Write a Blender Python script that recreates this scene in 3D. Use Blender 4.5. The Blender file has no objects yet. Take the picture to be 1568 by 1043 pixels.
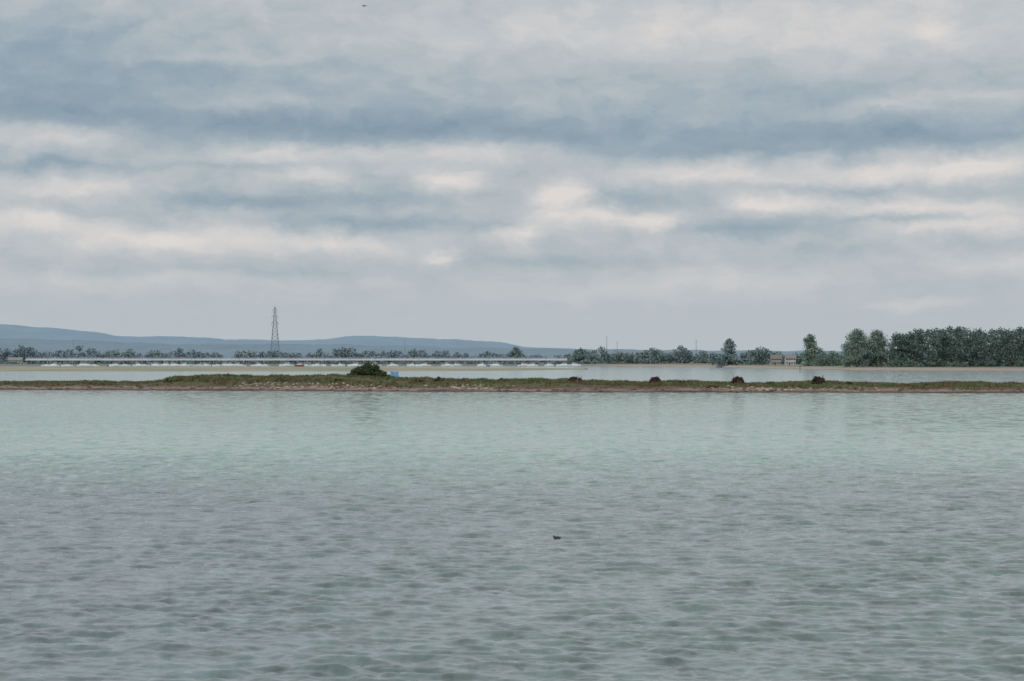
import bpy, math, numpy as np
from mathutils import Vector, Matrix
rng = np.random.default_rng(7)
F = 4446.0; H = 7.0; XC = 784.0; YH = 548.0
def wx(px, D): return (px-XC)/F*D
def wz(py, D): return H+(YH-py)/F*D
def lin(c):
    o=[]
    for v in c:
        v=v/255.0
        o.append(v/12.92 if v<=0.04045 else ((v+0.055)/1.055)**2.4)
    return (o[0],o[1],o[2],1.0)
sc = bpy.context.scene
sc.view_settings.view_transform='Standard'
sc.view_settings.look='None'; sc.view_settings.exposure=0

# ------------------------------------------------------------ node helpers
class NT:
    def __init__(s, nt): s.nt=nt
    def n(s, typ, **k):
        nd=s.nt.nodes.new(typ)
        for a,b in k.items(): setattr(nd,a,b)
        return nd
    def put(s, nd, i, v):
        if isinstance(v, bpy.types.NodeSocket): s.nt.links.new(v, nd.inputs[i])
        else: nd.inputs[i].default_value=v
    def m(s, op, a, b=None, c=None, clamp=False):
        nd=s.n('ShaderNodeMath', operation=op, use_clamp=clamp)
        s.put(nd,0,a)
        if b is not None: s.put(nd,1,b)
        if c is not None: s.put(nd,2,c)
        return nd.outputs[0]
    def vm(s, op, a, b=None, c=None, out=0):
        nd=s.n('ShaderNodeVectorMath', operation=op)
        s.put(nd,0,a)
        if b is not None: s.put(nd,1,b)
        if c is not None: s.put(nd,2,c)
        return nd.outputs[out]
    def ramp(s, f, pts, interp='LINEAR'):
        nd=s.n('ShaderNodeValToRGB'); cr=nd.color_ramp; cr.interpolation=interp
        while len(cr.elements)>1: cr.elements.remove(cr.elements[-1])
        for i,(p,c) in enumerate(pts):
            e=cr.elements[0] if i==0 else cr.elements.new(p)
            e.position=p; e.color=c
        s.put(nd,0,f); return nd.outputs[0]
    def mix(s, f, a, b):
        nd=s.n('ShaderNodeMix', data_type='RGBA')
        s.put(nd,0,f); s.put(nd,6,a); s.put(nd,7,b); return nd.outputs[2]
    def mr(s, v, a,b,c,d, smooth=False):
        nd=s.n('ShaderNodeMapRange')
        if smooth: nd.interpolation_type='SMOOTHSTEP'
        for i,x in enumerate((v,a,b,c,d)): s.put(nd,i,x)
        return nd.outputs[0]
    def noise(s, vec, scale, detail=3, rough=.5, out=0):
        nd=s.n('ShaderNodeTexNoise'); s.put(nd,'Vector',vec)
        nd.inputs['Scale'].default_value=scale; nd.inputs['Detail'].default_value=detail
        nd.inputs['Roughness'].default_value=rough
        return nd.outputs[out]

# ------------------------------------------------------------ world
SUN_EL=math.radians(42); SUN_AZ=math.radians(215)
w=bpy.data.worlds.new("World"); sc.world=w; w.use_nodes=True
w.cycles.sampling_method='MANUAL'; w.cycles.sample_map_resolution=256
w.node_tree.nodes.clear(); t=NT(w.node_tree)
tc=t.n('ShaderNodeTexCoord')
sep=t.n('ShaderNodeSeparateXYZ'); t.put(sep,0,tc.outputs['Generated'])
x,y,z=sep.outputs
az=t.m('ARCTAN2',x,y)
hyp=t.m('MAXIMUM',t.m('SQRT',t.m('ADD',t.m('MULTIPLY',x,x),t.m('MULTIPLY',y,y))),0.08)
u=t.m('MULTIPLY_ADD',az,F,XC)
v=t.m('MULTIPLY',t.m('DIVIDE',z,hyp),F)
cb=t.n('ShaderNodeCombineXYZ'); t.put(cb,0,u); t.put(cb,1,v); uv=cb.outputs[0]
st=t.vm('MULTIPLY',uv,(1/100.,1/55.,1))
wn=t.noise(st,1.0,5,.62,1)
warp=t.vm('MULTIPLY',t.vm('SUBTRACT',wn,(.5,.5,.5)),(120,50,0))
uvw=t.vm('ADD',uv,warp)
blobs=[(150,120,300,60,-.2),(30,175,180,28,-.22),(520,195,330,26,-.38),(880,210,260,24,-.18),(1340,212,260,24,-.36),(1230,140,200,26,-.1),(60,60,160,60,-.16),
(430,308,210,16,-.34),(600,345,220,12,-.3),(1150,352,160,13,-.26),(60,258,110,10,-.28),(960,300,60,16,-.16),(1300,290,130,9,-.2),(820,400,170,10,-.18),(150,330,60,9,-.12),(1250,385,120,10,-.12),(1100,235,150,10,-.22),(400,415,250,8,-.12),(1350,335,200,6,-.15),(330,255,150,7,-.14),
(80,212,120,20,.38),(420,237,120,13,.36),(700,235,150,17,.38),(690,274,48,16,.5),(480,270,62,13,.42),(120,290,110,19,.42),(50,342,120,20,.4),(280,367,170,20,.46),(540,378,110,14,.32),(858,298,34,32,.56),(900,338,110,15,.5),(1005,346,36,13,.36),(795,360,60,13,.4),(1090,272,130,19,.42),(1350,270,140,18,.38),(1490,254,90,20,.5),(1400,318,150,14,.42),(1180,314,60,12,.42),(1400,352,80,11,.38),(1530,345,70,22,.36),
(1350,50,260,60,.26),(1000,40,250,50,.24),(740,60,230,35,.14),(1360,168,60,12,.3),(1490,152,90,12,.28),(1430,50,60,14,.2),(300,90,140,10,.2),(390,160,100,14,.22),(680,396,38,9,.38),(1110,430,150,22,.2),(1400,470,70,8,.22),(1520,405,90,17,.2),(200,430,260,18,.14),(860,450,200,14,.12)]
acc=0.0
for (bx,by,sx,sy,a) in blobs:
    bv=YH-by
    d=t.vm('MULTIPLY_ADD',uvw,(1/sx,1/sy,0),(-bx/sx,-bv/sy,0))
    q=t.vm('DOT_PRODUCT',d,d,out=1)
    e=t.m('POWER',0.3679,q)
    acc=t.m('MULTIPLY_ADD',e,a,acc)
g=lambda k:(k,k,k,1)
base=t.ramp(t.m('DIVIDE',v,1120.0),[(0,g(.55)),(.06,g(.55)),(.11,g(.55)),(.16,g(.53)),(.22,g(.51)),(.29,g(.46)),(.33,g(.38)),(.4,g(.45)),(.5,g(.57)),(1,g(.62))])
n1=t.noise(t.vm('MULTIPLY',uvw,(1/70.,1/38.,1)),1.0,6,.55)
namp=t.mr(v,20,230,.16,.62,True)
nn=t.m('SUBTRACT',n1,.5)
fld=t.m('ADD',t.m('ADD',acc,base),t.m('MULTIPLY',nn,namp))
col=t.ramp(fld,[(0,lin((130,151,167))),(.25,lin((152,168,180))),(.5,lin((177,186,192))),(.7,lin((194,197,200))),(1,lin((220,215,212)))])
haze=t.mr(v,0,130,.7,0,True)
col=t.mix(haze,col,lin((182,191,198)))
col10=t.vm('SCALE',col); t.put(col10.node,'Scale',t.mr(v,500,3000,10.0,11.5,True))
sky=t.n('ShaderNodeTexSky',sky_type='NISHITA',sun_disc=False,sun_elevation=SUN_EL,sun_rotation=SUN_AZ)
mixf=t.mr(fld,.1,.5,.05,.02)
fin=t.mix(mixf,col10,sky.outputs[0])
bg=t.n('ShaderNodeBackground'); t.put(bg,0,fin); bg.inputs[1].default_value=0.1
wo=t.n('ShaderNodeOutputWorld'); t.nt.links.new(bg.outputs[0],wo.inputs[0])

sl=bpy.data.lights.new("sun","SUN"); sl.energy=1.2; sl.angle=math.radians(14); sl.color=(1,.95,.88)
so=bpy.data.objects.new("sun",sl); sc.collection.objects.link(so)
sd=Vector((math.sin(SUN_AZ)*math.cos(SUN_EL),math.cos(SUN_AZ)*math.cos(SUN_EL),math.sin(SUN_EL)))
so.rotation_euler=sd.to_track_quat('Z','Y').to_euler(); so.location=sd*100

# ------------------------------------------------------------ materials
def pmat(name, c1, c2=None, scale=1.0, rough=.9, island=False, stretch=(1,1,1), c3=None, spec=.2):
    m=bpy.data.materials.new(name); m.use_nodes=True
    m.node_tree.nodes.clear(); q=NT(m.node_tree)
    b=q.n('ShaderNodeBsdfPrincipled'); o=q.n('ShaderNodeOutputMaterial')
    q.nt.links.new(b.outputs[0],o.inputs[0])
    b.inputs['Roughness'].default_value=rough
    b.inputs['Specular IOR Level'].default_value=spec
    c1=lin(c1) if max(c1)>1 else (*c1,1)
    if c2 is None: c2=tuple(k*.8 for k in c1[:3])+(1,)
    else: c2=lin(c2) if max(c2)>1 else (*c2,1)
    geo=q.n('ShaderNodeNewGeometry')
    vec=q.vm('MULTIPLY',geo.outputs['Position'],stretch)
    n=q.noise(vec,scale,4,.6)
    f=q.mr(n,.35,.65,0,1)
    if island:
        f=q.m('ADD',q.m('MULTIPLY',f,.65),q.m('MULTIPLY',geo.outputs['Random Per Island'],.35))
    pts=[(0,c1),(1,c2)]
    if c3 is not None: pts=[(0,c1),(.5,lin(c3) if max(c3)>1 else (*c3,1)),(1,c2)]
    q.put(b,'Base Color',q.ramp(f,pts))
    return m

def mesh_obj(name, verts, faces, mats, mi=None, smooth=False, parent=None):
    me=bpy.data.meshes.new(name)
    verts=np.asarray(verts,dtype=np.float32).reshape(-1,3)
    if isinstance(faces,np.ndarray):
        k=faces.shape[1]; nf=len(faces)
        me.vertices.add(len(verts)); me.vertices.foreach_set('co',verts.ravel())
        me.loops.add(nf*k); me.loops.foreach_set('vertex_index',faces.astype(np.int32).ravel())
        me.polygons.add(nf); me.polygons.foreach_set('loop_start',np.arange(nf,dtype=np.int32)*k)
        me.polygons.foreach_set('loop_total',np.full(nf,k,dtype=np.int32))
        me.update(calc_edges=True)
    else:
        me.from_pydata(verts.tolist(),[],faces); me.update()
    for m in (mats if isinstance(mats,list) else [mats]): me.materials.append(m)
    if mi is not None: me.polygons.foreach_set('material_index',np.asarray(mi,dtype=np.int32))
    if smooth: me.polygons.foreach_set('use_smooth',np.ones(len(me.polygons),dtype=bool))
    ob=bpy.data.objects.new(name,me); sc.collection.objects.link(ob)
    if parent: ob.parent=parent
    return ob
def grid_faces(nr,nc):
    i=np.arange(nr-1)[:,None]*nc+np.arange(nc-1)[None,:]
    i=i.ravel()
    return np.stack([i,i+1,i+nc+1,i+nc],1)

class MB:
    def __init__(s): s.v=[]; s.f=[]; s.mi=[]
    def add(s,vs,fs,m=0):
        o=len(s.v); s.v+= [tuple(p) for p in vs]; s.f+=[tuple(i+o for i in f) for f in fs]; s.mi+=[m]*len(fs)
    def box(s,c,d,m=0):
        cx,cy,cz=c; dx,dy,dz=[k/2 for k in d]
        vs=[(cx+a*dx,cy+b*dy,cz+e*dz) for e in(-1,1) for b in(-1,1) for a in(-1,1)]
        s.add(vs,[(0,2,3,1),(4,5,7,6),(0,1,5,4),(2,6,7,3),(0,4,6,2),(1,3,7,5)],m)
    def beam(s,a,b,r0,r1=None,m=0,n=4):
        if r1 is None: r1=r0
        a=Vector(a);b=Vector(b);d=(b-a).normalized()
        p=d.orthogonal().normalized(); q=d.cross(p)
        vs=[]
        for c,r in((a,r0),(b,r1)):
            for k in range(n):
                an=2*math.pi*k/n; vs.append(c+(p*math.cos(an)+q*math.sin(an))*r)
        s.add(vs,[(k,(k+1)%n,n+(k+1)%n,n+k) for k in range(n)]+[tuple(range(n))[::-1],tuple(range(n,2*n))],m)
    def sect(s,rings,m=0,cap=True):
        n=len(rings[0]); vs=[p for r in rings for p in r]; fs=[]
        for j in range(len(rings)-1):
            for k in range(n):
                fs.append((j*n+k,j*n+(k+1)%n,(j+1)*n+(k+1)%n,(j+1)*n+k))
        if cap: fs+= [tuple(range(n))[::-1],tuple((len(rings)-1)*n+k for k in range(n))]
        s.add(vs,fs,m)
    def obj(s,name,mats,smooth=False,parent=None):
        return mesh_obj(name,s.v,s.f,mats,s.mi,smooth,parent)
def n1d(x,seed,wl,octs=4):
    r=np.random.default_rng(seed); out=np.zeros_like(x,dtype=float); a=1
    for o in range(octs):
        for _ in range(3):
            k=2*math.pi/(wl*r.uniform(.6,1.6)); out+=a*np.sin(k*x+r.uniform(0,6.28))/3
        wl*=.45; a*=.6
    return out
def n2d(x,y,seed,wl,octs=3):
    r=np.random.default_rng(seed); out=np.zeros_like(x,dtype=float); a=1
    for o in range(octs):
        for _ in range(5):
            k=2*math.pi/(wl*r.uniform(.6,1.6)); th=r.uniform(0,6.28)
            out+=a*np.sin(k*(x*math.cos(th)+y*math.sin(th))+r.uniform(0,6.28))/3
        wl*=.45; a*=.6
    return out

# ------------------------------------------------------------ water
def build_water():
    ys=np.concatenate([np.array([6000,3500,2200,1700,1450,1300]),np.arange(1130,590,-0.5),np.arange(590,551,-1.5),np.array([550.5,549.2,548.6,548.3])])
    D=H*F/(ys-YH)
    cx=np.concatenate([-np.geomspace(30000,700,14),np.arange(-400,1970,3.5),np.geomspace(2100,30000,14)])
    a=(cx-XC)/F
    DD,AA=np.meshgrid(D,a,indexing='ij')
    X=DD*AA; Y=DD.copy(); Z=np.zeros_like(X)
    step=np.abs(np.gradient(D))[:,None]
    gust=np.clip(1+.25*n2d(X[:700],Y[:700]*.6,91,14,3),.6,1.5); gust=np.concatenate([gust,np.ones((len(D)-700,len(cx)))])
    r=np.random.default_rng(3); N=80
    for i in range(N):
        lam=float(np.exp(r.uniform(np.log(.28),np.log(2.3))))
        th=r.normal(math.radians(82),math.radians(31))
        s=.0285
        if i<5: lam=r.uniform(2.2,4); s=.014
        k=2*math.pi/lam; A=s/k
        att=np.clip((lam/step-1.8)/1.3,0,1)
        R=int(np.where(att[:,0]>0)[0].max())+1; r0=4
        ph=k*(X[r0:R]*math.cos(th)+Y[r0:R]*math.sin(th))+r.uniform(0,6.28)
        Z[r0:R]+=A*att[r0:R]*(np.sin(ph)+.18*np.cos(2*ph))
    Z*=gust
    V=np.stack([X,Y,Z],-1).reshape(-1,3)
    m=bpy.data.materials.new("sea_water"); m.use_nodes=True; m.node_tree.nodes.clear(); q=NT(m.node_tree)
    b=q.n('ShaderNodeBsdfPrincipled'); o=q.n('ShaderNodeOutputMaterial'); q.nt.links.new(b.outputs[0],o.inputs[0])
    geo=q.n('ShaderNodeNewGeometry'); P=geo.outputs['Position']
    sp=q.n('ShaderNodeSeparateXYZ'); q.put(sp,0,P)
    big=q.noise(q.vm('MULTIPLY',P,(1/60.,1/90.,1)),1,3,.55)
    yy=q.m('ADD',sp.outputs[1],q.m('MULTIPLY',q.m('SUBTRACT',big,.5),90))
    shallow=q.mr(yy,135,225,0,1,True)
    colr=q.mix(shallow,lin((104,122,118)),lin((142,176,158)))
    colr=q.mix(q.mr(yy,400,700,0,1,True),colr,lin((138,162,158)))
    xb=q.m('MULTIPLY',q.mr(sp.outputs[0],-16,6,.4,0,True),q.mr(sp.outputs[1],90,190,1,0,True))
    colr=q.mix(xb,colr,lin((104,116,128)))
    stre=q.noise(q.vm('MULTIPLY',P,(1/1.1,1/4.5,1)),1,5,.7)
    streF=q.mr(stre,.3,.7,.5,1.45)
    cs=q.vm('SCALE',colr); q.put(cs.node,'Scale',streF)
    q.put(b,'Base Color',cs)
    na=q.noise(q.vm('MULTIPLY',P,(1/.3,1/.22,1)),1,2,.6,1)
    nb=q.noise(q.vm('MULTIPLY',P,(1/1.5,1/3.2,1)),1,4,.65,1)
    ka=q.mr(sp.outputs[1],60,220,.10,.6)
    kb=q.mr(sp.outputs[1],70,200,.06,1.5)
    va=q.vm('SCALE',q.vm('SUBTRACT',na,(.5,.5,.5))); q.put(va.node,'Scale',ka)
    vb=q.vm('SCALE',q.vm('SUBTRACT',nb,(.5,.5,.5))); q.put(vb.node,'Scale',kb)
    vv=q.vm('MULTIPLY',q.vm('ADD',va,vb),(1,1,0))
    nrm=q.vm('NORMALIZE',q.vm('ADD',geo.outputs['Normal'],vv))
    q.put(b,'Normal',nrm)
    b.inputs['Roughness'].default_value=.08; b.inputs['IOR'].default_value=1.33
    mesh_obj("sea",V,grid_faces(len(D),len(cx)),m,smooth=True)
build_water()

# ------------------------------------------------------------ spit
def spit_front(X):
    px=X/620*F+XC
    return np.interp(px,[-600,0,300,780,1568,2200],[640,634,618,592,572,562])+n1d(X,5,60)*2.0
def spit_top(X):
    px=X/640*F+XC
    return np.interp(px,[-600,0,225,262,330,540,620,700,860,1000,1300,1568,2200],[1.2,1.4,1.5,2.5,2.8,2.8,2.4,2.1,2.1,1.6,1.55,1.4,1.2])+n1d(X,9,22,5)*.22
def spit_z(X,Y):
    o=Y-spit_front(X); T=spit_top(X)
    p=np.interp(o,[-8,0,3,8,14,26,40,58,80],[-.8,0,.2,.38,.66,1,.95,.5,-.6])
    return np.where(p>0.25,.25+(p-.25)*(T-.25)/.75,p)+np.where((o>2)&(o<60),n2d(X,Y,11,9)*.11,0)
def build_spit():
    X=np.arange(-300,300,.6); o=np.concatenate([np.arange(-8,30,.7),np.arange(30,81,2.)])
    XX,OO=np.meshgrid(X,o); YY=spit_front(XX)+OO
    Z=spit_z(XX,YY)
    m=bpy.data.materials.new("spit_ground"); m.use_nodes=True; m.node_tree.nodes.clear(); q=NT(m.node_tree)
    b=q.n('ShaderNodeBsdfPrincipled'); oo=q.n('ShaderNodeOutputMaterial'); q.nt.links.new(b.outputs[0],oo.inputs[0])
    b.inputs['Roughness'].default_value=.95; b.inputs['Specular IOR Level'].default_value=.15
    geo=q.n('ShaderNodeNewGeometry'); P=geo.outputs['Position']; sp=q.n('ShaderNodeSeparateXYZ'); q.put(sp,0,P)
    n=q.noise(q.vm('MULTIPLY',P,(1/14.,1/5.,1)),1,4,.65)
    n2=q.noise(q.vm('MULTIPLY',P,(1/1.4,1/1.2,1)),1,4,.7)
    zz=q.m('ADD',sp.outputs[2],q.m('MULTIPLY',q.m('SUBTRACT',n,.5),1.6))
    c=q.ramp(q.m('DIVIDE',zz,2.0),[(0,lin((88,76,70))),(.14,lin((116,98,92))),(.26,lin((158,138,126))),(.36,lin((118,100,90))),(.5,lin((100,92,72))),(1,lin((94,98,68)))])
    c=q.mix(q.mr(n2,.4,.65,0,.55),c,lin((78,70,60)))
    q.put(b,'Base Color',c)
    mesh_obj("shingle_spit",np.stack([XX,YY,Z],-1).reshape(-1,3),grid_faces(*XX.shape),m,smooth=True)
build_spit()

def grass(name,X,Y,Z,h,mat,blades=5,wd=.10,spread=.25):
    n=len(X); r=rng
    bx=np.repeat(X,blades)+r.normal(0,spread,n*blades); by=np.repeat(Y,blades)+r.normal(0,spread,n*blades); bz=np.repeat(Z,blades)-.05
    hh=np.repeat(h,blades)*r.uniform(.5,1.2,n*blades); an=r.uniform(0,math.pi,n*blades)
    lx=r.normal(0,.3,n*blades)*hh; ly=r.normal(0,.3,n*blades)*hh
    w_=wd*r.uniform(.6,1.6,n*blades)
    V=np.stack([np.stack([bx-np.cos(an)*w_,by-np.sin(an)*w_,bz],-1),np.stack([bx+np.cos(an)*w_,by+np.sin(an)*w_,bz],-1),np.stack([bx+lx,by+ly,bz+hh],-1)],1).reshape(-1,3)
    return mesh_obj(name,V,np.arange(len(V)).reshape(-1,3),mat)
def grassmat():
    m=bpy.data.materials.new("salt_grass"); m.use_nodes=True; m.node_tree.nodes.clear(); q=NT(m.node_tree)
    b=q.n('ShaderNodeBsdfPrincipled'); o=q.n('ShaderNodeOutputMaterial'); q.nt.links.new(b.outputs[0],o.inputs[0])
    b.inputs['Roughness'].default_value=.9; b.inputs['Specular IOR Level'].default_value=.15
    geo=q.n('ShaderNodeNewGeometry'); P=geo.outputs['Position']
    n=q.noise(q.vm('MULTIPLY',P,(1/8.,1/12.,0)),1,4,.65)
    f=q.m('ADD',q.m('MULTIPLY',q.mr(n,.36,.64,0,1),.75),q.m('MULTIPLY',geo.outputs['Random Per Island'],.25))
    c=q.ramp(f,[(0,lin((72,92,58))),(.3,lin((98,116,76))),(.5,lin((122,120,88))),(.64,lin((110,88,74))),(.8,lin((96,106,72))),(1,lin((150,140,108)))])
    q.put(b,'Base Color',c); return m
gm=grassmat()
gx=rng.uniform(-230,230,66000); go=7+rng.beta(1.7,1.6,66000)*51
dens=n2d(gx,go*1.6,21,18,4)
gy=spit_front(gx)+go; gz=spit_z(gx,gy)
keep=((dens*1.3+np.clip((go-14)/7,-1.5,.7))>rng.uniform(-.5,.6,66000))
gx,gy,gz,go,dens=[k[keep] for k in(gx,gy,gz,go,dens)]
hgt=np.where(gx<-82,.28,.42)+np.clip(dens,-.3,1)*.25
grass("spit_grass",gx,gy,gz,hgt,gm,5,.12,.28)

# foliage quads --------------------------------------------------
def leaf_cloud(cr, per, size, r=rng, surf=.45):
    cr=np.asarray(cr,float); n=len(cr); per=np.broadcast_to(per,n).astype(int)
    C=np.repeat(cr,per,0); m=len(C)
    d=r.normal(size=(m,3)); d/=np.linalg.norm(d,axis=1,keepdims=True)
    rad=r.uniform(0,1,m)**surf
    p=C[:,:3]+d*rad[:,None]*C[:,3:6]*r.uniform(.9,1.12,(m,1))
    a=r.normal(size=(m,3)); a/=np.linalg.norm(a,axis=1,keepdims=True)
    b=np.cross(a,r.normal(size=(m,3))); b/=np.linalg.norm(b,axis=1,keepdims=True)
    s=size*r.uniform(.5,1.2,m)[:,None]/2
    V=np.stack([p-a*s,p-b*s*.8,p+a*s,p+b*s*.8],1).reshape(-1,3)
    return V
def foliage_obj(name,V,mat,extra=None,bark=None):
    n=len(V)//4
    if extra is None: return mesh_obj(name,V,np.arange(len(V)).reshape(-1,4),mat)
    ev=np.array(extra.v,dtype=float); ef=[f for f in extra.f if len(f)==4]
    F_=np.concatenate([np.arange(len(V)).reshape(-1,4),np.array(ef)+len(V)])
    mi=np.concatenate([np.zeros(n),np.ones(len(ef))])
    return mesh_obj(name,np.concatenate([V,ev]),F_,[mat,bark],mi)
bark=pmat("bark",(90,90,88),(110,108,104),.8)
def tree_parts(x,y,z0,ht,wd,r,mb,base=.18,nb=34,cone=False,fat=1.0):
    lean=r.normal(0,.02*ht,2)
    top=Vector((x+lean[0],y+lean[1],z0+ht*.72)); bot=Vector((x,y,z0-.3))
    tr=ht*.022
    mid=bot.lerp(top,.4)+Vector((r.normal(0,.2),r.normal(0,.2),0))
    mb.beam(bot,mid,tr,tr*.7,1,6); mb.beam(mid,top,tr*.7,tr*.2,1,6)
    cr=[]
    for i in range(nb):
        f=(i+r.uniform(0,1))/nb
        zc=base+(1-base)*f
        if cone: prof=(1-f)**.8*.95+.08
        else: prof=math.sin(math.pi*min(1,(f*.78+.22)))**.45
        an=r.uniform(0,6.28); rr=wd/2*prof*math.sqrt(r.uniform(.05,1))*.82
        s=wd*r.uniform(.11,.19)*(0.7 if cone else 1)*fat
        cx=x+lean[0]*f+math.cos(an)*rr; cy=y+lean[1]*f+math.sin(an)*rr; cz=z0+ht*zc-s*.7
        cr.append((cx,cy,cz,s*r.uniform(.9,1.4),s*r.uniform(.9,1.4),s*r.uniform(.7,1.0)))
        if i%3==0:
            a=bot.lerp(top,max(.2,f*.75)); mb.beam(a,(cx,cy,cz),tr*.35,tr*.08,1,4)
    return cr
leafB=pmat("foliage_dark_haze_tint",(92,112,110),(116,134,126),.1,island=True,c3=(103,123,117))  # woodland green, lightened and blued: aerial haze painted into the albedo
leafA=pmat("foliage_scrub_haze_tint",(96,114,110),(120,136,124),.22,island=True,c3=(108,126,117))  # scrub green with distance haze mixed into its base colour
leafH=pmat("foliage_far_haze_tint",(128,147,156),(145,161,166),.03,island=True,c3=(137,154,161))  # farthest treeline: strongest haze, painted as pale blue-grey leaf colour
leafM=pmat("foliage_mid_haze_tint",(116,134,138),(134,151,150),.08,island=True,c3=(125,143,144))  # middle-distance leaves, paled in albedo to stand in for haze
leafL=pmat("foliage_light_haze_tint",(116,136,128),(140,157,143),.2,island=True,c3=(127,147,136))  # single shore trees, haze likewise put into the leaf colour
bushM=pmat("bush_leaves",(56,72,50),(92,106,74),.6,island=True)

# ------------------------------------------------------------ mainland
LPX=[-2600,-200,0,60,860,905,960,1060,1180,1240,1300,1400,1568,1900,4200]; LD=[2350,2350,2380,2400,2410,2410,2370,2200,1880,1740,1620,1570,1510,1440,1360]
def land_front(px): return np.interp(px,LPX,LD)
def land_h(off): return np.interp(off,[-30,0,8,28,60,200,1500],[-1,0,.7,1.7,1.8,2.2,3.5])
px=np.concatenate([np.arange(-2600,4200,12.)]); off=np.concatenate([np.array([-30,0,3,8,14,20,28,40,60,100,200,400,900,2000,5000,12000])])
PX,OF=np.meshgrid(px,off); DD=land_front(PX)+OF+n1d(PX,31,120)*5
Z=land_h(OF)+np.where(OF>5,n2d(PX*.5,OF,33,30)*.12,0)
landm=bpy.data.materials.new("shore_land"); landm.use_nodes=True; landm.node_tree.nodes.clear(); q=NT(landm.node_tree)
b=q.n('ShaderNodeBsdfPrincipled'); oo=q.n('ShaderNodeOutputMaterial'); q.nt.links.new(b.outputs[0],oo.inputs[0])
b.inputs['Roughness'].default_value=.95
geo=q.n('ShaderNodeNewGeometry'); sp=q.n('ShaderNodeSeparateXYZ'); q.put(sp,0,geo.outputs['Position'])
n=q.noise(q.vm('MULTIPLY',geo.outputs['Position'],(1/25.,1/25.,1)),1,4,.6)
zz=q.m('ADD',sp.outputs[2],q.m('MULTIPLY',q.m('SUBTRACT',n,.5),.9))
cR=q.ramp(q.m('DIVIDE',zz,3.0),[(0,lin((116,110,104))),(.12,lin((160,148,138))),(.42,lin((162,146,136))),(.54,lin((124,126,108))),(1,lin((112,124,106)))])
cL=q.ramp(q.m('DIVIDE',zz,3.0),[(0,lin((112,112,110))),(.2,lin((128,126,118))),(.5,lin((112,122,118))),(1,lin((104,120,120)))])
q.put(b,'Base Color',q.mix(q.mr(sp.outputs[0],30,110,0,1,True),cL,cR))
mesh_obj("shore_land",np.stack([wx(PX,DD),DD,Z],-1).reshape(-1,3),grid_faces(*PX.shape),landm,smooth=True)

px=np.arange(-1800,902,6.); f0=np.interp(px,[-1800,0,560,800,900],[1440,1490,1470,1600,1740])+n1d(px,41,160)*14
b0=np.interp(px,[-1800,500,780,900],[2240,2240,2050,1750])+n1d(px,42,160)*14
ff=np.linspace(0,1,24); PXm,FM=np.meshgrid(px,ff); DM=f0[None,:]*(1-FM)+b0[None,:]*FM
ZM=np.sin(np.pi*FM)**.35*.5-.05+n2d(PXm,DM*.3,43,60)*.06
mm=pmat("marsh_sand",(168,158,138),(134,142,120),1.0,stretch=(1/60.,1/130.,1),c3=(152,150,130))
mesh_obj("sand_flat",np.stack([wx(PXm,DM),DM,ZM],-1).reshape(-1,3),grid_faces(*PXm.shape),mm,smooth=True)

def ridge(name,D,pts,mat,seed,amp):
    px=np.arange(-2600,4200,8.); top=np.interp(px,[p[0] for p in pts],[p[1] for p in pts])
    k=np.ones(7)/7; top=np.convolve(np.pad(top,3,'edge'),k,'valid')
    zt=H+(YH-top)/F*D+n1d(px,seed,90,5)*amp
    rows=[]
    for f,dd in((0,-1500),(.45,-900),(.85,-350),(1,0),(.8,700),(0,2500)):
        Dn=D+dd+np.zeros_like(px); rows.append(np.stack([wx(px,D+0*px),Dn,zt*f+n1d(px+dd,seed+1,60,4)*amp*(f<1)*(f>0)],-1))
    V=np.stack(rows); mesh_obj(name,V.reshape(-1,3),grid_faces(len(rows),len(px)),mat,smooth=True)
hm=pmat("hill_far_haze_tint",(130,154,173),(138,160,175),.004)  # blue is aerial perspective painted into the hill's base colour
hm2=pmat("hill_near_haze_tint",(118,140,156),(129,150,162),.006)  # nearer ridge, weaker haze painted into its colour
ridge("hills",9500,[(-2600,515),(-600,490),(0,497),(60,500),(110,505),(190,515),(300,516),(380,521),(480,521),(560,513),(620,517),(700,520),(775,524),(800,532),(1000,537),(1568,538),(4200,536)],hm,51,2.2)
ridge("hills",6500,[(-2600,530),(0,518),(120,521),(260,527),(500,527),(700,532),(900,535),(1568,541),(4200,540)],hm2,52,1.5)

cr=[];per=[]
def belt(p0,p1,D,top,step,lo=1.2,rows=2,jit=.16,per_m2=1.5,gap=0):
    n=int((p1-p0)/F*D/step)
    for i in range(n):
        for k in range(rows):
            p=p0+(p1-p0)*(i+rng.uniform(-.5,1.5))/n; Dd=D+k*18+rng.uniform(-8,8)
            ty=np.interp(p,[a for a,_ in top],[b for _,b in top])
            zt=wz(ty,Dd); hgt=(zt-lo)*rng.uniform(1-jit*2,1.03)
            hgt*=1+.14*math.sin(p*.05+k)+.1*math.sin(p*.17)+.08*math.sin(p*.013)-.14
            r_=rng.uniform(.8,1.9)*step*.8
            cr.append((wx(p,Dd),Dd,lo+hgt*.3,r_,r_,hgt*.42)); per.append(int(r_*hgt*per_m2))
            for j in range(3):
                s=r_*rng.uniform(.4,.7)
                cr.append((wx(p,Dd)+rng.uniform(-1,1)*r_*.7,Dd-2,lo+hgt*rng.uniform(.6,1)-s*.6,s,s,s*.8)); per.append(int(s*s*per_m2*2.6))
belt(-1300,935,2860,[(-1300,528),(0,530),(60,529),(150,532),(330,530),(520,533),(640,535),(780,536),(900,536),(935,534)],7)
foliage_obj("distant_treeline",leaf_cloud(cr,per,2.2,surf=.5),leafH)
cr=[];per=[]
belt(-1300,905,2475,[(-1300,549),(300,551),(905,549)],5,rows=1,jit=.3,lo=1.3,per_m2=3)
belt(925,1110,2470,[(925,529),(960,528),(1040,531),(1110,535)],6,per_m2=2)
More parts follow.
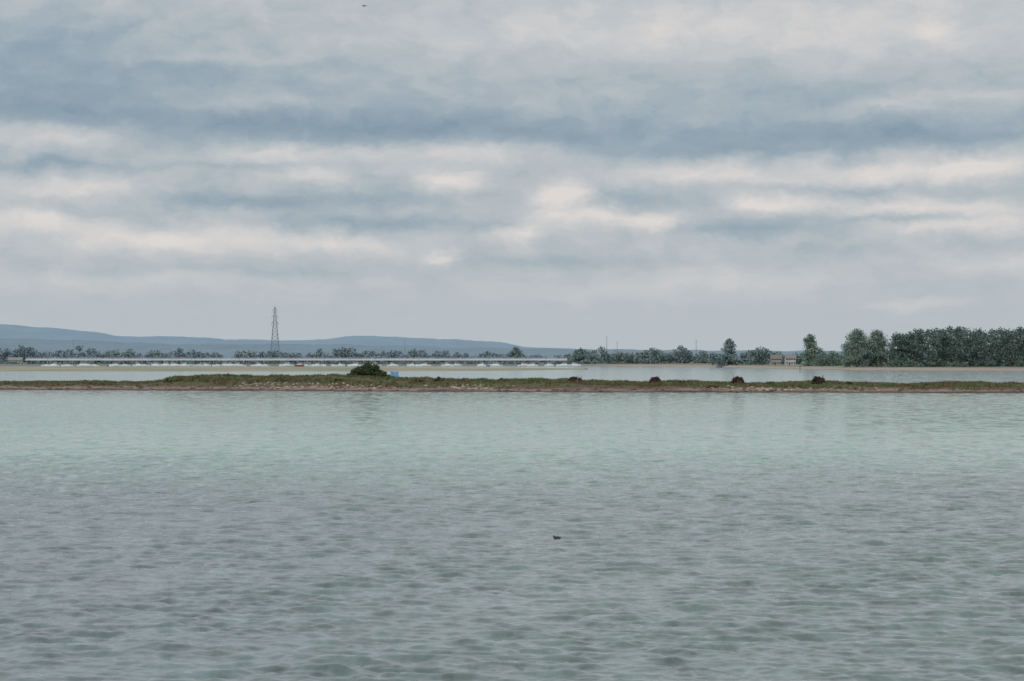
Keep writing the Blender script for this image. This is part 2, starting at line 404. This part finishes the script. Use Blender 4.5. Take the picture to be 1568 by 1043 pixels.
belt(870,930,2560,[(870,538),(930,533)],6,per_m2=2)
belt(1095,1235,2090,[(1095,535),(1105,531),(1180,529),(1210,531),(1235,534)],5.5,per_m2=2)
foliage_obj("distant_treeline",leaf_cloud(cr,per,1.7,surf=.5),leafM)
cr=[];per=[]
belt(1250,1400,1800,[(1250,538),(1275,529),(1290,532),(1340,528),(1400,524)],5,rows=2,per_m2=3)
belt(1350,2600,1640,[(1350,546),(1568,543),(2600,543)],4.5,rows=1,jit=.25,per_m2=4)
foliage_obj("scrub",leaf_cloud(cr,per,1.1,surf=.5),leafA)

cr=[]; mb=MB(); r=np.random.default_rng(12)
for k,(Dw,st) in enumerate([(1645,7),(1665,7),(1690,8)]):
    p=1386+k*4
    while p<2350:
        ty=np.interp(p,[1372,1392,1410,1470,1500,1530,1568,1700,2500],[516,503,498,496,501,499,497,499,504])
        zt=wz(ty,Dw); ht=(zt-1.9)*r.uniform(.9,1.0)
        D_=Dw+r.uniform(-6,6)
        cr+=tree_parts(wx(p,D_),D_,1.7,ht,r.uniform(11,15),r,mb,base=.04,nb=32,fat=1.25)
        p+=st*r.uniform(.7,1.3)/Dw*F
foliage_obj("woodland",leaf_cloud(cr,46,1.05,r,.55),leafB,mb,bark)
def tree(px,D,topy,wpx,seed,mat,nb=60,per=60,size=.7,base=.15,cone=False,z0=1.7):
    r=np.random.default_rng(seed); mb=MB()
    ht=wz(topy,D)-z0
    c=tree_parts(wx(px,D),D,z0,ht,wpx/F*D,r,mb,base=base,nb=nb,cone=cone)
    foliage_obj("tree",leaf_cloud(c,per,size,r,.55),mat,mb,bark)
tree(1241,1830,511,30,1,leafL,70,70,.9,base=.08)
tree(1312,1665,503,50,2,leafL,110,80,.85,base=.12)
tree(1342,1670,505,46,3,leafL,100,80,.85,base=.12)
tree(1117,2110,518,26,4,leafM,50,60,1.1,base=.02)
tree(1258,1860,533,24,5,leafM,40,50,.9,base=.02)
tree(1374,1650,509,40,6,leafB,60,70,1.,base=.05)
tree(790,2760,531,24,7,leafM,30,60,1.6,base=.02)
tree(890,2540,533,28,8,leafM,30,60,1.5,base=.02)

# ------------------------------------------------------------ bushes on the spit
def bush(name,px,D,w_,h_,seed,mat,n=22,per=120,size=.32):
    r=np.random.default_rng(seed); x=wx(px,D); z0=float(spit_z(np.array([x]),np.array([D]))[0]); c=[]; mb=MB()
    for i in range(n):
        a=r.uniform(-1,1); dy=r.uniform(-1,1)*w_*.25; env=(1-abs(a)**2.6)
        s=h_*r.uniform(.16,.28)
        c.append((x+a*w_/2*.88,D+dy,z0+max(.1,env*h_*r.uniform(.2,.95)-s*.6),s*1.3,s*1.3,s))
        if i%2==0: mb.beam((x+a*w_*.2,D+dy*.5,z0-.1),(x+a*w_/2*.85,D+dy,z0+env*h_*.6),.05,.02,1,4)
    foliage_obj(name,leaf_cloud(c,per,size,r,.55),mat,mb,bark)
bush("bush",562,640,8.8,3.4,1,bushM,64,180,.34)
bush("bush",590,638,3.6,1.7,2,bushM,20,120,.3)
rr=np.random.default_rng(44)
for i,(p,w_,h_) in enumerate([(262,4,.9),(278,3.5,.9),(300,2.5,.9),(350,4,.7),(430,3,.8),(470,3,.7),(520,3,.8),(640,3.5,.8),(672,2.4,.9),(740,3,.7),(770,3,.7),(815,2.5,.6),(910,3,.6),(960,3,.6),(1040,3,.5),(1090,2.6,.6),(1180,3,.6),(1320,3,.5),(1420,3,.5),(1520,3,.45)]):
    X_=wx(p,635); D_=float(spit_front(np.array([X_]))[0])+rr.uniform(14,28)
    bush("bush",p,D_,w_,h_,60+i,gm if i%2 else bushM,12,60,.26)

# ------------------------------------------------------------ rocks
def rock_verts(r,c,s):
    ph=[(0,0,1),(0,0,-1)]+[(math.cos(a)*math.cos(e),math.sin(a)*math.cos(e),math.sin(e)) for e in(-.5,.5) for a in np.arange(6)*math.pi/3+(0 if e<0 else .5)]
    V=[(c[0]+p[0]*s[0]*r.uniform(.7,1.2),c[1]+p[1]*s[1]*r.uniform(.7,1.2),c[2]+p[2]*s[2]*r.uniform(.7,1.2)) for p in ph]
    Fc=[]
    for k in range(6):
        a=2+k;b=2+(k+1)%6;c_=8+k;d=8+(k+1)%6
        Fc+=[(1,b,a),(a,b,c_),(b,d,c_),(0,c_,d)]
    return V,Fc
def rocks(name,n,mat,xr,orr,smin,smax,seed,clump=None):
    r=np.random.default_rng(seed); mb=MB()
    for i in range(n):
        if clump: 
            c=clump[r.integers(len(clump))]; X_=wx(r.normal(c[0],c[1]),610)
        else: X_=r.uniform(*xr)
        o=r.uniform(*orr); Y_=float(spit_front(np.array([X_]))[0])+o; z=float(spit_z(np.array([X_]),np.array([Y_]))[0])
        s=smin+(smax-smin)*r.uniform()**2.5
        V,Fc=rock_verts(r,(X_,Y_,z+s*.15),(s*1.3,s,s*.6)); mb.add(V,Fc)
    mb.obj(name,mat)
rkL=pmat("rock_pale",(196,182,170),(156,142,130),.7)
rkD=pmat("rock_dark",(86,74,68),(118,102,94),.7)
rocks("shingle_rocks",650,rkL,(-100,140),(6,14),.10,.36,5,[(420,45),(480,40),(560,20),(720,24),(750,18),(1240,50),(1130,30),(370,12)])
rocks("shore_stones",1500,rkD,(-170,190),(-.5,14),.08,.42,6)
rub=pmat("rubble_brown",(88,68,60),(46,42,40),1.2,c3=(70,56,50))
def mound(px,D,w_,h_,seed):
    r=np.random.default_rng(seed); x=wx(px,D); z0=float(spit_z(np.array([x]),np.array([D]))[0]); mb=MB()
    for i in range(110):
        a=r.uniform(-1,1); hh=h_*(1-abs(a)**4)*r.uniform(0,1); s=r.uniform(.16,.36)
        V,Fc=rock_verts(r,(x+a*w_/2*.85,D+r.uniform(-.8,.8)*(1-hh/h_*.6),z0+max(0,hh-.2)),(s*1.2,s,s*.8)); mb.add(V,Fc)
    for k in range(3):
        xx=x+r.uniform(-.4,.4)*w_; mb.beam((xx,D,z0),(xx+r.normal(0,.4),D+r.normal(0,.2),z0+h_*1.1),.07,.05)
    mb.obj("rubble_mound",rub)
def backD(px,o): 
    X_=wx(px,620); return float(spit_front(np.array([X_]))[0])+o
for i,(p,w_,h_) in enumerate([(880,3.6,1.2),(1003,2.9,1.6),(1130,3.3,1.7),(1253,3.3,1.65),(1300,1.6,.8)]):
    mound(p,backD(p,24),w_,h_,80+i)
blue=pmat("blue_tarp",(84,136,180),(100,156,196),1.5,rough=.5); wood=pmat("weathered_wood",(96,88,78),(70,64,58),2.)
x=wx(604,632); z0=float(spit_z(np.array([x]),np.array([632.]))[0])
emp=bpy.data.objects.new("blue_tarpaulin_shelter",None); sc.collection.objects.link(emp)
mb=MB(); mb.add([(x-.85,631.2,z0+.3),(x+.85,631.2,z0+.25),(x+.75,632,z0+1.45),(x,632,z0+1.3),(x-.8,632,z0+1.6),(x-.85,633,z0+.4),(x+.85,633,z0+.3)],[(0,1,2,3,4),(4,3,2,6,5)]); mb.obj("tarpaulin",blue,parent=emp)
mb=MB(); [mb.beam((x+s*.8,632,z0-.2),(x+s*.78,632,z0+1.65),.05,.05) for s in(-1,1)]; mb.beam((x-.9,632.03,z0+1.5),(x+.9,632.03,z0+1.38),.04,.04); mb.obj("poles",wood,parent=emp)

# ------------------------------------------------------------ pylon
pm=pmat("galvanised_steel_haze_tint",(134,148,160),(144,157,167),.05,rough=.6)  # steel colour paled to paint in the haze at this distance
mb=MB(); D=3000.; x0=wx(421,D); z0=2.5; zt=wz(470,D); Hh=zt-z0; D_=D
def wd(f): return 4.6*(1-f)**1.15+ .7 if f<.62 else np.interp(f,[.62,1],[2.2,.35])
lv=np.linspace(0,1,15); R=.23
for i in range(14):
    f0,f1=lv[i],lv[i+1]; a,b_=wd(f0),wd(f1); za,zb=z0+f0*Hh,z0+f1*Hh
    ca=[(x0+s*a,D_+q_*a,za) for s,q_ in((-1,-1),(1,-1),(1,1),(-1,1))]; cb_=[(x0+s*b_,D_+q_*b_,zb) for s,q_ in((-1,-1),(1,-1),(1,1),(-1,1))]
    for k in range(4):
        mb.beam(ca[k],cb_[k],R*1.3); mb.beam(ca[k],cb_[(k+1)%4],R*.6); mb.beam(ca[(k+1)%4],cb_[k],R*.6); mb.beam(cb_[k],cb_[(k+1)%4],R*.6)
for f,L in((.70,3.6),(.82,3.2),(.93,2.6)):
    zz_=z0+f*Hh
    for s in(-1,1):
        a=wd(f)
        for q_ in(-1,1):
            mb.beam((x0+s*a,D_+q_*a,zz_),(x0+s*L,D_,zz_+.2),R*.7); mb.beam((x0+s*a,D_+q_*a*.8,zz_+2.2),(x0+s*L,D_,zz_+.3),R*.6)
        mb.beam((x0+s*L,D_,zz_+.2),(x0+s*L,D_,zz_-2.2),.16)
mb.obj("electricity_pylon",pm)

# ------------------------------------------------------------ pier
deckm=pmat("pier_deck_paint",(.7,.71,.79),(.62,.64,.7),.05); pile=pmat("pier_pile",(96,100,108),(110,114,120),.3)
pr=bpy.data.objects.new("pier",None); sc.collection.objects.link(pr)
Dp=2440.; xa,xb_=wx(40,Dp),wx(868,Dp)
mb=MB(); L=xb_-xa
mb.box(((xa+xb_)/2,Dp,5.6),(L,6,1.7)); 
mb.obj("deck",deckm,parent=pr)
mb=MB(); xx=xa+2
while xx<xb_:
    for s in(-2.4,2.4): mb.beam((xx,Dp+s,-1),(xx,Dp+s,4.74),.5,.5,n=6)
    mb.box((xx,Dp,4.5),(.9,5.8,.45))
    xx+=14
mb.obj("piles",pile,parent=pr)
mb=MB(); xx=xa+.3
while xx<xb_:
    mb.beam((xx,Dp-2.9,6.4),(xx,Dp-2.9,7.5),.06); xx+=3
mb.box(((xa+xb_)/2,Dp-2.9,7.5),(L,.1,.12)); mb.box(((xa+xb_)/2,Dp-2.9,6.95),(L,.08,.08)); mb.obj("railing",deckm,parent=pr)

# ------------------------------------------------------------ boats
white=pmat("white_gelcoat",(.85,.85,.86),(.75,.76,.77),.3,rough=.35,spec=.5); glass=pmat("boat_window",(70,78,86),(88,96,104),.5,rough=.15)
navy=pmat("navy_hull",(80,96,124),(92,108,134),.5,rough=.4); red=pmat("red_hull",(150,92,86),(134,82,78),.5,rough=.4); alu=pmat("mast_aluminium",(160,168,178),(146,156,166),.5,rough=.4)
def hull(mb,L,B,hh,m):
    rings=[]
    for f,bw,sh,kd in((0,.82,0,.25),(.25,.95,-.02,.3),(.55,1,.02,.32),(.8,.7,.12,.25),(.95,.25,.24,.0),(1,.04,.3,-.3)):
        xx=(f-.5)*L; w_=B/2*bw; zt_=hh*(1+sh)
        rings.append([(xx,-w_,zt_),(xx,-w_*.88,hh*.15),(xx,0,-kd),(xx,w_*.88,hh*.15),(xx,w_,zt_)])
    mb.sect(rings,m)
def motor_mesh(hm_,L=8.5):
    mb=MB(); B=L*.34; hull(mb,L,B,1.4,0)
    def cab(x0,x1,x2,x3,z0,z1,w0,w1,m):
        vs=[(x0,-w0,z0),(x3,-w0,z0),(x3,w0,z0),(x0,w0,z0),(x1,-w1,z1),(x2,-w1,z1),(x2,w1,z1),(x1,w1,z1)]
        mb.add(vs,[(0,1,5,4),(1,2,6,5),(2,3,7,6),(3,0,4,7),(4,5,6,7),(3,2,1,0)],m)
    cab(-.22*L,-.2*L,.18*L,.34*L,1.35,2.1,B*.36,B*.33,1)
    cab(-.2*L,-.18*L,.06*L,.17*L,2.1,2.6,B*.32,B*.28,2)
    cab(-.22*L,-.2*L,.05*L,.08*L,2.6,2.85,B*.32,B*.3,1)
    mb.beam((-.1*L,0,2.75),(-.12*L,0,4.2),.05,.03,1)
    for s in(-1,1):
        for f in(.15,.3,.43): mb.beam((f*L,s*B*(.46 if f<.2 else .36 if f<.4 else .15),1.3),(f*L,s*B*(.46 if f<.2 else .36 if f<.4 else .15),2.0),.03,.03,1)
    return mb.obj("motor_boat",[hm_,white,glass])
def sail_mesh(hm_,L=9.5,mh=12.5):
    mb=MB(); B=L*.31; hull(mb,L,B,1.1,0)
    vs=[(-.2*L,-B*.3,1.05),(.22*L,-B*.25,1.05),(.22*L,B*.25,1.05),(-.2*L,B*.3,1.05),(-.18*L,-B*.25,1.55),(.15*L,-B*.2,1.45),(.15*L,B*.2,1.45),(-.18*L,B*.25,1.55)]
    mb.add(vs,[(0,1,5,4),(1,2,6,5),(2,3,7,6),(3,0,4,7),(4,5,6,7)],1)
    mb.beam((.08*L,0,1),(.08*L,0,mh),.18,.13,3); mb.beam((.08*L,0,2.1),(-.36*L,0,2.2),.18,.14,2)
    mb.beam((.08*L,0,mh),(.5*L,0,1.3),.03,.03,3); mb.beam((.08*L,0,mh),(-.48*L,0,1.2),.03,.03,3)
    mb.beam((.08*L,-.9,mh*.6),(.08*L,.9,mh*.6),.04,.04,3)
    return mb.obj("sail_boat",[hm_,white,navy,alu])
protos=[motor_mesh(white,9),motor_mesh(white,12),motor_mesh(white,10),motor_mesh(white,7.5),motor_mesh(red,8)]
sprotos=[sail_mesh(white,9.5,12.5),sail_mesh(white,10.5,14),sail_mesh(white,8.5,11),sail_mesh(navy,9,12)]
used=set()
def place(ob,x,y,rot,z=0):
    if ob.name in used:
        o=bpy.data.objects.new(ob.name.split('.')[0],ob.data); sc.collection.objects.link(o)
    else: o=ob
    used.add(o.name)
    o.location=(x,y,z); o.rotation_euler=(0,0,rot)
r=np.random.default_rng(77)
mpx=[78,126,134,180,200,240,254,270,284,316,342,352,364,398,434,455,484,520,548,566,598,626,652,684,700,735,762,800,818,842,866,884]
for i,p in enumerate(mpx):
    j=[0,3,1,2][i%4]
    if i in(5,6,7): j=1
    if i in(15,): j=4
    place(protos[j],wx(p+r.uniform(-3,3),2330),2330+r.uniform(-25,40),r.choice([0,math.pi])+r.normal(0,.35))
spx=[70,112,146,172,188,215,236,262,290,304,328,352,366,392,408,440,468,496,512,538,575,640,700,748,812]
for i,p in enumerate(spx):
    place(sprotos[i%4],wx(p+r.uniform(-4,4),2380),2375+r.uniform(-15,20),r.choice([0,math.pi])+r.normal(0,.5))

# ------------------------------------------------------------ houses
def house(px,D,w_,dp,wh,rh,seed,wallc,roofc):
    e=bpy.data.objects.new("house",None); sc.collection.objects.link(e); x=wx(px,D); z=1.8
    wm=pmat("render_wall",wallc,None,.3); rm=pmat("tile_roof",roofc,None,.8)
    mb=MB(); mb.box((x,D,z+wh/2),(w_,dp,wh))
    mb.add([(x-w_/2,D-dp/2,z+wh),(x-w_/2,D+dp/2,z+wh),(x-w_/2,D,z+wh+rh-.15)],[(0,1,2)]); mb.add([(x+w_/2,D-dp/2,z+wh),(x+w_/2,D+dp/2,z+wh),(x+w_/2,D,z+wh+rh-.15)],[(0,2,1)])
    mb.obj("walls",wm,parent=e)
    mb=MB(); o=.5
    for s in(-1,1):
        a=[(x-w_/2-o,D+s*(dp/2+o),z+wh-.2),(x+w_/2+o,D+s*(dp/2+o),z+wh-.2),(x+w_/2+o,D,z+wh+rh),(x-w_/2-o,D,z+wh+rh)]
        mb.add(a+[(p[0],p[1],p[2]+.2) for p in a],[(0,1,2,3),(4,5,6,7),(0,1,5,4),(1,2,6,5),(3,0,4,7)])
    mb.obj("roof",rm,parent=e)
    mb=MB(); mb.box((x+w_*.28,D+.3,z+wh+rh),(.9,.9,1.6)); mb.obj("chimney",rm,parent=e)
    mb=MB()
    for fl in range(2 if wh>4 else 1):
        for k in range(4):
            if fl==0 and k==1: continue
            mb.box((x-w_*.36+k*w_*.24,D-dp/2-.02,z+1.6+fl*2.7),(1.1,.1,1.0))
    mb.obj("windows",glass,parent=e)
    mb=MB(); mb.box((x-w_*.12,D-dp/2-.02,z+1.05),(1.1,.1,2.1)); mb.obj("door",wood,parent=e)
house(1210,2010,7,8,4.8,2.6,1,(196,196,194),(142,140,138))
house(1188,2030,7,8,4.4,2.8,2,(168,162,160),(134,128,126))
house(24,2560,12,9,3.2,2.2,3,(176,176,174),(150,148,146))

polem=pmat("pole_grey",(124,136,148),(134,144,154),.3)
for p,D,ty in((929,2620,514),(945,2600,523),(1066,2500,520),(112,2800,519),(620,2800,520)):
    mb=MB(); xx=wx(p,D); zt=wz(ty,D); mb.beam((xx,D,1.5),(xx,D,zt),.3,.14,n=6); mb.beam((xx-.9,D,zt-1),(xx+.9,D,zt-1),.1,.1); mb.obj("radio_mast",polem)
mb=MB(); D=1450.; xx=wx(1225,D); mb.beam((xx,D,-2),(xx,D,3.0),.2,.17,n=8); mb.add([(xx-.45,D,2.7),(xx+.45,D,2.7),(xx,D,3.6),(xx,D-.3,2.7),(xx,D+.3,2.7)],[(0,3,2),(3,1,2),(1,4,2),(4,0,2),(0,4,1,3)]); mb.obj("channel_marker",pile)

# ------------------------------------------------------------ birds
def skin(name,verts,edges,rad,mats):
    me=bpy.data.meshes.new(name); me.from_pydata(verts,edges,[]); me.materials.append(mats)
    ob=bpy.data.objects.new(name,me); sc.collection.objects.link(ob)
    sm=ob.modifiers.new("s","SKIN")
    for i,rd in enumerate(rad): me.skin_vertices[0].data[i].radius=rd if isinstance(rd,tuple) else (rd,rd)
    me.skin_vertices[0].data[0].use_root=True
    ss=ob.modifiers.new("d","SUBSURF"); ss.levels=2; ss.render_levels=2
    return ob
duckm=pmat("duck_plumage",(50,48,48),(84,78,72),9.)
D=H*F/(825-YH)
o=skin("duck",[(0,0,.05),(.1,0,.06),(.15,0,.09),(.165,0,.13),(.175,0,.155),(.195,0,.155),(.24,0,.145),(-.1,0,.06),(-.18,0,.08),(-.22,0,.1)],[(0,1),(1,2),(2,3),(3,4),(4,5),(5,6),(0,7),(7,8),(8,9)],[(.1,.1),(.09,.09),(.065,.065),(.05,.05),(.052,.052),(.04,.04),(.013,.014),(.09,.09),(.055,.05),(.014,.014)],duckm)
o.scale=(.72,.72,.72); o.location=(wx(853,D),D,-.01); o.rotation_euler=(0,0,math.radians(165))
gul=pmat("gull_plumage",(90,92,96),(60,62,66),6.)
D=330.
e=bpy.data.objects.new("flying_gull",None); sc.collection.objects.link(e)
o=skin("body",[(0,0,0),(.12,0,.01),(.19,0,.03),(.25,0,.02),(-.12,0,0),(-.24,0,0)],[(0,1),(1,2),(2,3),(0,4),(4,5)],[.06,.05,.035,.01,.045,.02],gul); o.parent=e
mb=MB()
for s in(-1,1):
    mb.add([(.08,0,.02),(-.08,0,.02),(.1,s*.25,.12),(-.05,s*.25,.11),(-.02,s*.58,.04),(-.06,s*.5,.04)],[(0,1,3,2),(2,3,5,4)] if s>0 else [(0,2,3,1),(2,4,5,3)])
mb.obj("wings",gul,parent=e)
e.location=(wx(557,D),D,wz(9,D)); e.rotation_euler=(math.radians(10),0,math.radians(40))

# ------------------------------------------------------------ camera
cd=bpy.data.cameras.new("camera"); co=bpy.data.objects.new("camera",cd); sc.collection.objects.link(co)
cd.sensor_width=36; cd.lens=36*F/1568; cd.clip_start=.5; cd.clip_end=60000
co.location=(0,0,H); co.rotation_euler=(math.pi/2+math.atan((YH-521.5)/F),0,0)
sc.camera=co
